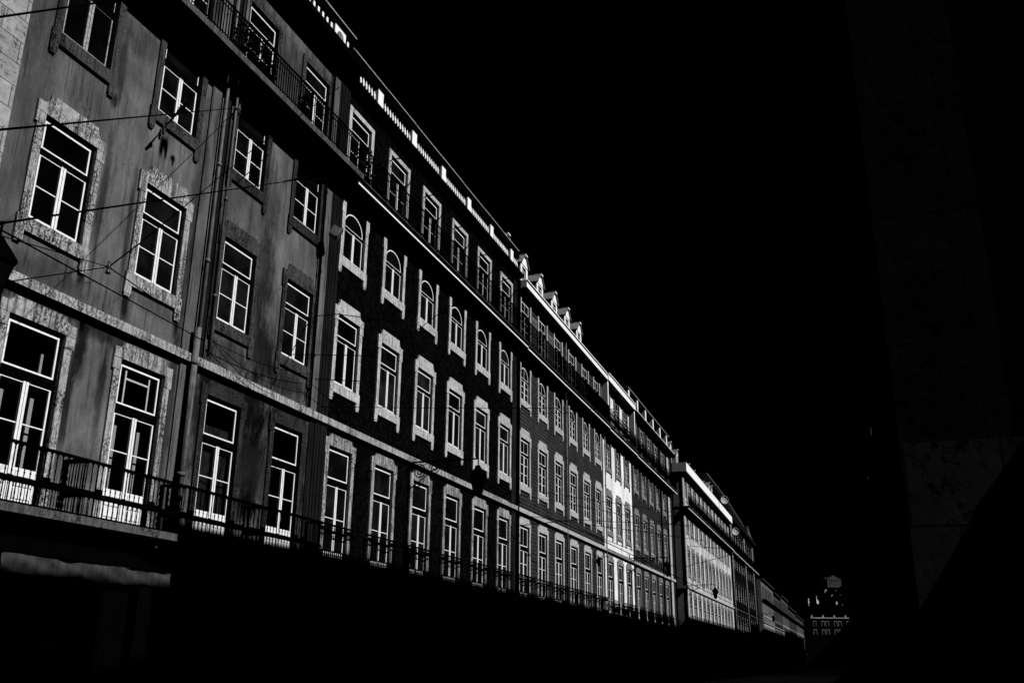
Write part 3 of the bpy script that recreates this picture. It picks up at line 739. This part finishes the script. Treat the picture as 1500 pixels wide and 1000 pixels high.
SH = 18.93  # roof height; heights along this row are shaped for its shadow line
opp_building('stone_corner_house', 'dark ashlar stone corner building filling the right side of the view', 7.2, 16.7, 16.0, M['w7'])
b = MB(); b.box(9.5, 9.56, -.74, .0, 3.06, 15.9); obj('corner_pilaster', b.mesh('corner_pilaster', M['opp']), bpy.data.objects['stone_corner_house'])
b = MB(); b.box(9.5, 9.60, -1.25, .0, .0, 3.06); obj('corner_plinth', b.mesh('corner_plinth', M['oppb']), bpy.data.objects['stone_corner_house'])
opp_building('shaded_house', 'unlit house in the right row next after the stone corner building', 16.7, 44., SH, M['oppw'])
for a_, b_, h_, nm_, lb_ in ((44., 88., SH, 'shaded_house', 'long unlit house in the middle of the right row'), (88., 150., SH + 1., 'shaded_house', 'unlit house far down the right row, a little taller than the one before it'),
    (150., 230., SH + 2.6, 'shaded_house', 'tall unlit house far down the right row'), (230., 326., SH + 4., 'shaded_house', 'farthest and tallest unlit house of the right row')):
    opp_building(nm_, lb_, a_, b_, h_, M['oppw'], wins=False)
opp_building('shade_casting_house', 'low unseen house added to shade the far end of the street', 326., 352., 15., M['oppw'], wins=False)  # added out of sight, its height set to shade the street end
# low dark kiosk canopy before the corner (the black slanting shape at the lower right)
cn = empty('corner_canopy', (1.05, 4.7, 0), 0, 'black slanting canopy silhouetted against the stone corner at the lower right', 'canopy')
b = MB()
cx = [(-.85, 1.62), (-.36, 2.35), (-.33, 2.42), (-.20, 2.58), (1.6, 4.9), (3.2, 4.9), (3.2, 1.3), (-.85, 1.3)]
b.v += [(x, y, z) for y in (0, 1.2) for x, z in cx]; nn = len(cx)
b.f += [tuple(range(nn)), tuple(range(2 * nn - 1, nn - 1, -1))] + [(i, i + nn, (i + 1) % nn + nn, (i + 1) % nn) for i in range(nn)]
obj('canopy_cover', b.mesh('canopy_cover', M['iron']), cn)
b = MB()
for x in (-.7, 3.0):
    for y in (.1, 1.1): b.tube([(x, y, 0), (x, y, 1.4)], .03, 8)
obj('canopy_post', b.mesh('canopy_post', M['iron']), cn)

# ------------------------------------------------------------------ awning under the first balcony
aw = empty('shop_awning', (-D, 11.97, 0), R90, 'grimy half-lit cloth awning over the shop of the old grey house, bottom left', 'awning')
Wn = 4.15; b = MB(); n = 46
for j, (o, z) in enumerate(((.02, 3.66), (1.415, 3.145))):
    for i in range(n + 1):
        x = Wn * i / n; b.v.append((x, -o, z + .01 * math.sin(i * 1.1)))
for i in range(n): b.f.append((i, i + 1, n + 2 + i, n + 1 + i))
obj('awning_cover', b.mesh('awning_cover', M['iron'], True), aw)
b = MB(); m = 6
for j in range(m + 1):
    for i in range(n + 1):
        x = Wn * i / n; b.v.append((x, -1.40 - .018 * math.sin(x * 3.1 + j * .5) - .012 * math.sin(x * 7.7 - j) - .01 * math.sin(x * 19) * j / m, 3.14 - .30 * j / m + .008 * math.sin(x * 5)))
for j in range(m):
    for i in range(n):
        a = j * (n + 1) + i; b.f.append((a, a + n + 1, a + n + 2, a + 1))
obj('awning_valance', b.mesh('awning_valance', M['awn'], True), aw)
b = MB(); b.tube([(0, -1.38, 3.17), (Wn, -1.38, 3.17)], .02, 8)
for x in (.05, 2.05, Wn - .05): b.tube([(x, -.03, 3.3), (x, -1.36, 3.13)], .014, 6)
obj('awning_frame', b.mesh('awning_frame', M['iron'], True), aw)

# ------------------------------------------------------------------ wall lanterns
def lantern(y, zt, label, arm=2.6, group='street lanterns on long scrolled wall brackets', dd=None, scale=1.):
    z = zt; root = empty('wall_lantern', (-D, y, z - .95), R90, label, 'street lamp', group)
    o = arm; h = .55
    b = MB(); z1 = 1.35 - 0.0
    b.tube([(0, -.02, 1.25), (0, -o - .02, 1.25)], .032, 8); b.tube([(0, -o, 1.25), (0, -o, 1.0)], .02, 6)
    b.tube([(0, -.03, .25), (0, -.03, 1.5)], .035, 8)
    b.tube([(0, -.05 - .02 * 0, .3), (0, -.4, .55), (0, -.95, .95), (0, -1.5, 1.2)], .022, 6)
    obj('bracket_arm', b.mesh('bracket_arm', M['iron'], True), root)
    b = MB()
    for c, rr, st in (((-.42), .28, 0), ((-1.0), .22, 1), (-1.55, .14, 2), (-.35, .13, 3)):
        pts = []
        for k in range(30):
            a = k / 29 * 4 * math.pi; r = rr * (1 - .75 * k / 29)
            pts.append((0, c + r * math.cos(a), (.92 if st < 3 else .42) + (.0 if st == 0 else .08 if st < 3 else 0) + r * math.sin(a)))
        b.tube(pts, .02, 5)
    obj('scrollwork', b.mesh('scrollwork', M['iron'], True), root)
    # lantern: tapered six-sided body
    def hexa(levels, mat, name, nseg=6):
        b = MB(); n = nseg
        for r, zz in levels:
            for k in range(n): b.v.append((r * math.cos(2 * math.pi * k / n), -o + r * math.sin(2 * math.pi * k / n), zz))
        for i in range(len(levels) - 1):
            for k in range(n): b.f.append((i * n + k, i * n + (k + 1) % n, (i + 1) * n + (k + 1) % n, (i + 1) * n + k))
        b.f.append(tuple(range(n))[::-1]); b.f.append(tuple((len(levels) - 1) * n + k for k in range(n)))
        return obj(name, b.mesh(name, mat), root)
    hexa([(.15, .12), (.26, .62)], M['lglass'], 'lantern_glass')
    hexa([(.31, .62), (.31, .66), (.2, .82), (.1, .95), (.06, 1.02)], M['iron'], 'lantern_cap')
    hexa([(.03, -.05), (.07, .0), (.17, .08), (.17, .12)], M['iron'], 'lantern_base')
    b = MB()
    for k in range(6):
        a = 2 * math.pi * k / 6; b.tube([(.155 * math.cos(a), -o + .155 * math.sin(a), .12), (.27 * math.cos(a), -o + .27 * math.sin(a), .63)], .016, 4)
    obj('lantern_frame', b.mesh('lantern_frame', M['iron']), root)
    if scale != 1.: root.scale = (scale,) * 3; root.location.z = zt - .5
    return root
lantern(9.8, 7.4, 'black lantern at the left edge, nearest to the viewer')
lantern(29.9, 7.75, 'black lantern on a scrolled bracket in front of the near-black tiled house')
lantern(66.3, 8.0, 'black lantern on a scrolled bracket at the narrow white house')
lantern(91.6, 8.0, 'black lantern on a scrolled bracket at the near corner of the pale block')
lantern(163., 8.6, 'black lantern far down the street beside the tall black building')
lantern(56.4, 7.4, 'small dark wall lantern close to the grey tiled house front', .5, None, scale=.5)

# satellite dishes
for i, (x, y, z, lab) in enumerate(((-12.8, 116.3, 19.9, 'upper of two round pale dishes high on the pale block'), (-12.8, 126.6, 17.44, 'lower of two round pale dishes, near the far end of the pale block'))):
    rd = empty('satellite_dish', (x, y, z), math.radians(28), lab, 'dish', 'round dishes on the pale block')
    b = MB(); n = 28
    for j in range(5):
        r = .46 * (j + .02) / 4
        for k in range(n): b.v.append((r * math.cos(2 * math.pi * k / n), -.12 + .0 + .25 * (r * r) * -1 + .12, r * math.sin(2 * math.pi * k / n)))
    for j in range(4):
        for k in range(n): b.f.append((j * n + k, j * n + (k + 1) % n, (j + 1) * n + (k + 1) % n, (j + 1) * n + k))
    b.tube([(.46 * math.cos(2 * math.pi * k / n), -.07, .46 * math.sin(2 * math.pi * k / n)) for k in range(n)], .025, 5, True)
    obj('dish_bowl', b.mesh('dish_bowl', M['dishm'], True), rd)
    b = MB(); b.tube([(0, .0, 0), (-.5, .5, -.1), (-1.0, .75, -.1)], .03, 6); b.tube([(0, -.05, -.5), (0, -.5, -.1)], .015, 5); obj('dish_arm', b.mesh('dish_arm', M['iron']), rd)

# ------------------------------------------------------------------ overhead wires
Rm = ((0.9470065, 0.09328115, 0.30737162), (0.32108727, -0.30182203, -0.89766721), (0.00903609, 0.9487898, -0.31577882))
def P(px, py, x):   # surveyed point: where the sight line meets a vertical plane parallel to the street
    c = (px - 750, -(py - 500), -1397.8555)
    w = [sum(Rm[i][j] * c[j] for j in range(3)) for i in range(3)]; t = x / w[0]
    return Vector((x, w[1] * t, w[2] * t + 1.6))
def wire(a, b, label, tpx=2.2, sag=.0, ext=0.):
    """a, b = (px, py, x-plane); tpx = apparent thickness"""
    A = P(*a); Bv = P(*b); r = .66 * tpx * (A + Bv).length / 2 / 1400 / 2
    if ext: A = A + (A - Bv) * ext
    pts = [tuple(A.lerp(Bv, i / 12) - Vector((0, 0, sag * 4 * (i / 12) * (1 - i / 12)))) for i in range(13)]
    m = MB(); m.tube(pts, r, 5)
    return tag(obj('overhead_wire', m.mesh('overhead_wire', M['iron'], True)), label, 'wire', 'tram and lighting wires over the street')
JX = -4.6; JP = (159, 391, JX); J = P(*JP)
wire((0, 190, -5), (350, 158, -13.9), 'thin span wire from the left edge to the insulator above the grey pilaster', 2.2, ext=.6)
wire((0, 25, -3.5), (230, -8, -4.6), 'thick dark cable crossing the top left corner', 3.4, ext=.8)
wire((0, 327, -3.5), (425, 265, -7.), 'long cable across both left windows ending under the upper balcony', 2.6, ext=.7)
wire((0, 336, -3.6), (300, 500, -5.5), 'wire sloping down right across the wall below the first large window', 2.6, ext=.5)
wire((0, 345, -3.8), JP, 'wire from the left edge to the junction below the first large window', 2.0, ext=.5)
wire((15, 412, -4), JP, 'short wire rising to the junction from the near lantern', 2.2)
wire(JP, (262, 462, -6), 'wire falling from the junction to the sill of the second window', 2.2)
wire(JP, (208, 354, -5), 'short stay rising right from the junction', 3.0)
wire((208, 354, -5), (367, 222, -6.5), 'stay wire crossing the grey pilaster upwards', 1.8)
wire((367, 222, -6.5), (497, 128, -8.), 'stay wire rising to the upper balcony railing', 1.8)
wire((345, 270, -7.), (395, 225, -7), 'short stay beside the third small window', 2.0)
wire((460, 463, -13.85), (495, 460, -12.), 'bracket wire stub on the boundary of the old and dark houses', 2.2)
wire((495, 460, -12.), (585, 472, -10.6), 'thin rod reaching right over the first dark-house window', 2.2)
wire((425, 519, -13.8), (540, 521, -11.), 'rod crossing the frame of the first dark-house window', 2.0)
wire((462, 555, -13.85), (526, 558, -11.5), 'lower rod across the first dark-house window', 2.0)
wire((312, 500, -13.8), (455, 548, -13.75), 'telephone cable sagging under the fourth window', 1.5, .15)
wire((312, 498, -13.8), (450, 575, -13.75), 'lower telephone cable sagging under the fourth window', 1.5, .3)
wire((312, 500, -13.8), (400, 578, -13.75), 'loose cable falling to the string course', 1.5, .2)
wire((450, 555, -13.75), (520, 610, -13.7), 'cable end drooping onto the string course', 1.4, .1)
wire((470, 596, -8.), (760, 598, -8), 'thin wire crossing the second-floor windows of the dark house', 1.3)
wire((750, 597, -9.), (950, 600, -7), 'wire over the grey tiled house at mid height', 1.3)
wire((750, 606, -9.), (905, 604, -7.2), 'second wire just below the mid-height wire on the grey tiled house', 1.0)
wire((560, 700, -8.8), (660, 668, -8.2), 'thin stay beside the scrolled bracket', 1.8)
wire((590, 500, -8.6), (655, 450, -8.), 'stay crossing the third arched window', 1.8)
wire((750, 722, -9.8), (1010, 772, -5), 'upper wire of the bundle before the white house', 1.2)
wire((745, 735, -9.8), (990, 830, -6), 'sloping wire of the bundle before the white house', 1.5)
wire((755, 770, -13.7), (842, 761, -12.), 'thick rod fixed beside the pipe of the grey tiled house', 2.0)
wire((842, 761, -12.), (1030, 770, -6), 'level wire from the rod past the white house', 1.2)
wire((750, 752, -10.), (1035, 792, -5), 'lowest wire past the white house', 1.2)
wire((790, 720, -10.8), (1000, 752, -7), 'wire rising to the corner of the pale block', 1.2)
wire((978, 757, -12.), (1000, 750, -11), 'stay to the side-street corner', 1.4)
wire((1005, 829, -10), (1075, 811, -7), 'wire rising across the pale block', 1.3)
wire((1010, 799, -10), (1070, 804, -7), 'level wire across the pale block', 1.2)
wire((860, 780, -9), (1115, 905, -5), 'long wire sloping down to the far lanterns', 1.5)
# long contact wires along the street
for x, z, lb in ((-6.4, 6.6, 'left contact wire running along the street'), (-5.1, 6.6, 'right contact wire running along the street')):
    pass
# insulators
def knob(p, lab, s=1.):
    b = MB(); b.tube([(0, 0, -.16 * s), (0, 0, -.12 * s), (0, 0, -.04 * s), (0, 0, .0), (0, 0, .06 * s), (0, 0, .14 * s)], [.02, .06 * s, .03 * s, .07 * s, .03 * s, .04 * s], 10)
    o = obj('insulator', b.mesh('insulator', M['insul'], True), None, p); tag(o, lab, 'insulator', 'wire insulators on the house fronts')
knob(P(350, 160, -13.85), 'stacked insulator above the grey pilaster at the end of the span wire')
knob(P(262, 163, -13.6), 'dark insulator in front of the second small window', .7)
knob(J, 'junction fitting where wires meet below the first large window', .3)
knob(P(240, 190, -13.9), 'wall rosette under the second small window', .8)
b = MB(); b.tube([tuple(P(240, 188, -13.9)), tuple(P(262, 163, -13.2)), tuple(P(276, 150, -13.1))], [.012, .035, .05], 6)
tag(obj('wall_hook', b.mesh('wall_hook', M['iron'], True)), 'dark hook holding the span wire under the second small window', 'hook')
b = MB(); b.tube([tuple(P(415, 266, -7.)), tuple(P(440, 262, -7.1)), tuple(P(476, 263, -7.3))], [.01, .02, .02], 6)
tag(obj('cable_clamp', b.mesh('cable_clamp', M['iron'], True)), 'thick black clamp at the end of the long cable under the upper balcony', 'clamp')
# small spot lamp on the pilaster
sp = P(491, 340, -13.5); b = MB()
b.box(-.16, .16, -.12, .12, -.16, .14); b.prism([(-.2, -.14), (.2, -.14), (.14, .2), (-.14, .2)], .12, .16); o = obj('floodlight', b.mesh('floodlight', M['pipe']), None, sp); o.rotation_euler = (.5, 0, R90 + .5)
tag(o, 'small grey floodlight on the boundary pilaster under the upper balcony', 'floodlight')

# ------------------------------------------------------------------ the end of the street
re_ = empty('end_building', (-16.3, 336.6, 0), math.radians(16), 'low building closing the street at its far end, with a bright parapet', 'building')
WE = 17.5
b = MB(); b.box(0, WE, -12, 0, 0, 15.2); obj('wall', b.mesh('wall', M['fard']), re_)
b = MB(); b.box(4.6, WE - .6, -.3, .2, 15.2, 15.5)
for x in (4.8, 8.4, 12., 15.6): b.box(x, x + .5, -.2, .15, 15.5, 16.2)
obj('parapet', b.mesh('parapet', M['farw']), re_)
for zz in (10.2, 12.8):
    for x in (0, 2, 3, 5, 6, 8):
        xx = 5.4 + x * 1.35; b = MB(); b.box(xx - .12, xx, 0, .08, zz, zz + 1.6).box(xx + .8, xx + .92, 0, .08, zz, zz + 1.6).box(xx, xx + .8, 0, .08, zz + 1.4, zz + 1.6)
        f = obj('window', b.mesh('end_window', M['farw3']), re_)
        g = MB(); g.box(xx, xx + .8, 0, .03, zz, zz + 1.4); obj('window_pane', g.mesh('end_pane', M['glass']), f)
# hill
def hz(x, y): return 50 * math.exp(-((x - 14) / 42) ** 2) / (1 + math.exp(-(y - 440) / 22)) + 1.0 * math.sin(x * .23) * math.cos(y * .17) - .3
b = MB(); nx, ny = 90, 60
for jj in range(ny + 1):
    for ii in range(nx + 1):
        x = -260 + 520 * ii / nx; y = 360 + 300 * jj / ny; b.v.append((x, y, hz(x, y)))
for jj in range(ny):
    for ii in range(nx): a = jj * (nx + 1) + ii; b.f.append((a, a + 1, a + nx + 2, a + nx + 1))
struct('hill', b.mesh('hill', M['hillm'], True))
def on_hill(px, py):
    p = P(px, py, -1.); d = (p - Vector((0, 0, 1.6))) / p.y
    y = 362.
    while y < 640:
        q = Vector((0, 0, 1.6)) + d * y
        if q.z <= hz(q.x, q.y): return q
        y += .5
    return Vector((0, 0, 1.6)) + d * 470
hl = [(1212, 853, 6.4, 3.6, 5, 'farw2', 22, 'widest dim house with a gabled roof near the top of the hill'), (1184, 880, 1.9, 1.9, 2, 'farw', 40, 'small bright gable at the left foot of the hill'),
      (1196, 877, 1.2, 2.2, 2, 'farw', 45, 'narrow bright gable second from the left on the hill'), (1208, 868, 2.2, 2.0, 3, 'farw3', 40, 'grey cottage below the widest hill house'),
      (1218, 873, 1.0, .8, 1, 'farw', 45, 'low bright shed on the hill slope'), (1225, 886, .9, 2.0, 1, 'farw', 45, 'slim bright house low on the right of the hill'),
      (1234, 886, .6, .6, 1, 'farw', 45, 'tiny bright hut at the right foot of the hill'), (1224, 865, .5, .8, 1, 'farw', 30, 'tiny bright house at the right of the grey cottage'), (1206, 878, .5, .5, 1, 'farw3', 30, 'tiny grey hut in the middle of the slope'),
      (1229, 862, 1.6, .7, 1, 'farw2', 20, 'low dim house near the top right of the hill'),
      (1200, 890, 2.0, .9, 2, 'farw2', 15, 'long dim shed low in the middle of the slope'), (1230, 872, 1.8, .8, 2, 'farw2', 25, 'dim flat shed at the right between two bright huts'),
      (1190, 892, 1.2, .8, 2, 'farw2', 30, 'dim little house at the bottom left of the hill'), (1214, 893, 2.4, .8, 2, 'farw2', 10, 'dim wide shed just above the end building parapet'),
      (1222, 856, .8, 1.2, 1, 'farw2', 30, 'dim narrow tower-like hut just below the widest hill house')]
for px, py, w, h, d, mt, rot, lab in hl:
    q = on_hill(px, py)
    rh = empty('hillside_house', (q.x, q.y, q.z - 2), math.radians(rot), lab, 'house', 'houses on the hill at the end of the street')
    b = MB(); b.box(0, w, -d, 0, 0, 2 + h * .6); b.prism([(0, 2 + h * .6), (w, 2 + h * .6), (w * .5, 2 + h)], -d, 0); obj('wall', b.mesh('wall', M[mt]), rh)
    b = MB()
    for k in range(max(1, int(w / 1.1))): b.box(w * .15 + k * 1.0, w * .15 + .3 + k * 1.0, 0, .04, 2 + h * .15, 2 + h * .42)
    obj('window', b.mesh('window', M['casing']), rh)
    b = MB(); b.strip([(-.15, 2 + h * .55), (w * .5, 2 + h * 1.06), (w + .15, 2 + h * .55)], [(-.1, 2 + h * .5), (w * .5, 2 + h), (w + .1, 2 + h * .5)], -d - .1, .1); obj('roof', b.mesh('roof', M['fard']), rh)

# ------------------------------------------------------------------ pots on the upper balconies
def potted(x, y, z, s, lab, seed):
    random.seed(seed); root = empty('potted_plant', (x, y, z), 0, lab, 'plant', 'potted plants on the upper balconies')
    b = MB(); b.tube([(0, 0, 0), (0, 0, .02), (0, 0, .26), (0, 0, .30)], [.09, .10, .14, .155], 10); obj('pot', b.mesh('pot', M['iron']), root)
    b = MB()
    for k in range(90):
        a = random.random() * 6.28; r = random.random() ** .6 * .3 * s; zz = .3 + random.random() * .75 * s
        c = Vector((r * math.cos(a), r * math.sin(a), zz)); u = Vector((random.uniform(-1, 1), random.uniform(-1, 1), random.uniform(-1, 1))).normalized() * .07; v = u.orthogonal().normalized() * .035
        n = len(b.v); b.v += [tuple(c - u), tuple(c + v), tuple(c + u), tuple(c - v)]; b.f.append((n, n + 1, n + 2, n + 3))
    for k in range(6):
        a = k; b.tube([(0, 0, .28), (.1 * math.cos(a), .1 * math.sin(a), .28 + .6 * s)], .008, 4)
    obj('leaves', b.mesh('leaves', M['leaf']), root)
M['leaf'] = plain('dark_leaves', .008, .8, .5, spec=0.)
for k, (y, s_, lab) in enumerate(((17.55, 1.0, 'bushy dark plant behind the upper railing beside the second door of the old house'), (18.25, 1.1, 'bushiest dark plant on the upper balcony of the old house'), (18.9, .7, 'small dark plant on the upper balcony of the old house, left of the third door'),
        (24.5, 1.2, 'tall dark plant at the left end of the dark house upper balcony'), (24.95, .9, 'dark plant in front of the first upper door of the dark house'), (20.6, .6, 'low dark plant right of the third upper door of the old house'))):
    potted(-13.45 if y < 24 else -13.62, y, 16.15, s_, lab, k)

# ------------------------------------------------------------------ ground
b = MB(); b.v += [(-600, -100, 0), (600, -100, 0), (600, 1200, 0), (-600, 1200, 0)]; b.f += [(0, 1, 2, 3)]
struct('ground', b.mesh('ground', M['road']))
b = MB(); b.v += [(-11.4, -60, .004), (-1.6, -60, .004), (-1.6, 336, .004), (-11.4, 336, .004)]; b.f += [(0, 1, 2, 3)]
struct('road', b.mesh('road', M['road']))
for xa, xb in ((-13.99, -11.4), (-1.6, .44)):
    b = MB()
    for ya, yb in ((7.2, 85.2), (91.8, 336)) if xa < -5 else ((7.2, 336),): b.box(xa, xb, -yb, -ya, 0.0, .12)
    struct('pavement', b.mesh('pavement', M['pave']))
for x in (-8.2, -6.76):
    b = MB(); b.box(x, x + .06, -335, 60, .005, .012); struct('tram_rail', b.mesh('tram_rail', M['pipe']))

# ------------------------------------------------------------------ light, sky, camera
EL, AZ = math.radians(45.), math.radians(2.5)      # sun high over the right-hand row, almost square to the fronts
sd = Vector((math.cos(EL) * math.cos(AZ), -math.cos(EL) * math.sin(AZ), math.sin(EL)))
sl = bpy.data.lights.new('Sun', 'SUN'); sl.energy = 5.0; sl.angle = math.radians(.5); sl.color = (1, 1, 1)
so = bpy.data.objects.new('Sun', sl); COL.objects.link(so); so.rotation_euler = sd.to_track_quat('Z', 'Y').to_euler()
w = bpy.data.worlds.new('World'); sc.world = w; w.use_nodes = True; nt = w.node_tree
bg = nt.nodes['Background']; sky = nt.nodes.new('ShaderNodeTexSky'); sky.sky_type = 'NISHITA'; sky.sun_disc = False
sky.sun_elevation = EL; sky.sun_rotation = math.atan2(sd.x, sd.y)
bw = nt.nodes.new('ShaderNodeRGBToBW'); nt.links.new(sky.outputs[0], bw.inputs[0]); nt.links.new(bw.outputs[0], bg.inputs[0]); bg.inputs[1].default_value = .00002
cam = bpy.data.cameras.new('Camera'); co = bpy.data.objects.new('Camera', cam); COL.objects.link(co)
cam.sensor_width = 36; cam.lens = 33.5485; cam.clip_end = 3000; cam.clip_start = .05
m4 = Matrix([list(Rm[0]) + [0], list(Rm[1]) + [0], list(Rm[2]) + [1.6], [0, 0, 0, 1]])
co.matrix_world = m4
sc.camera = co
sc.view_settings.view_transform = 'Standard'; sc.view_settings.look = 'None'; sc.view_settings.exposure = 0; sc.view_settings.gamma = 1
sc.cycles.diffuse_bounces = 0; sc.cycles.max_bounces = 8; sc.cycles.glossy_bounces = 2
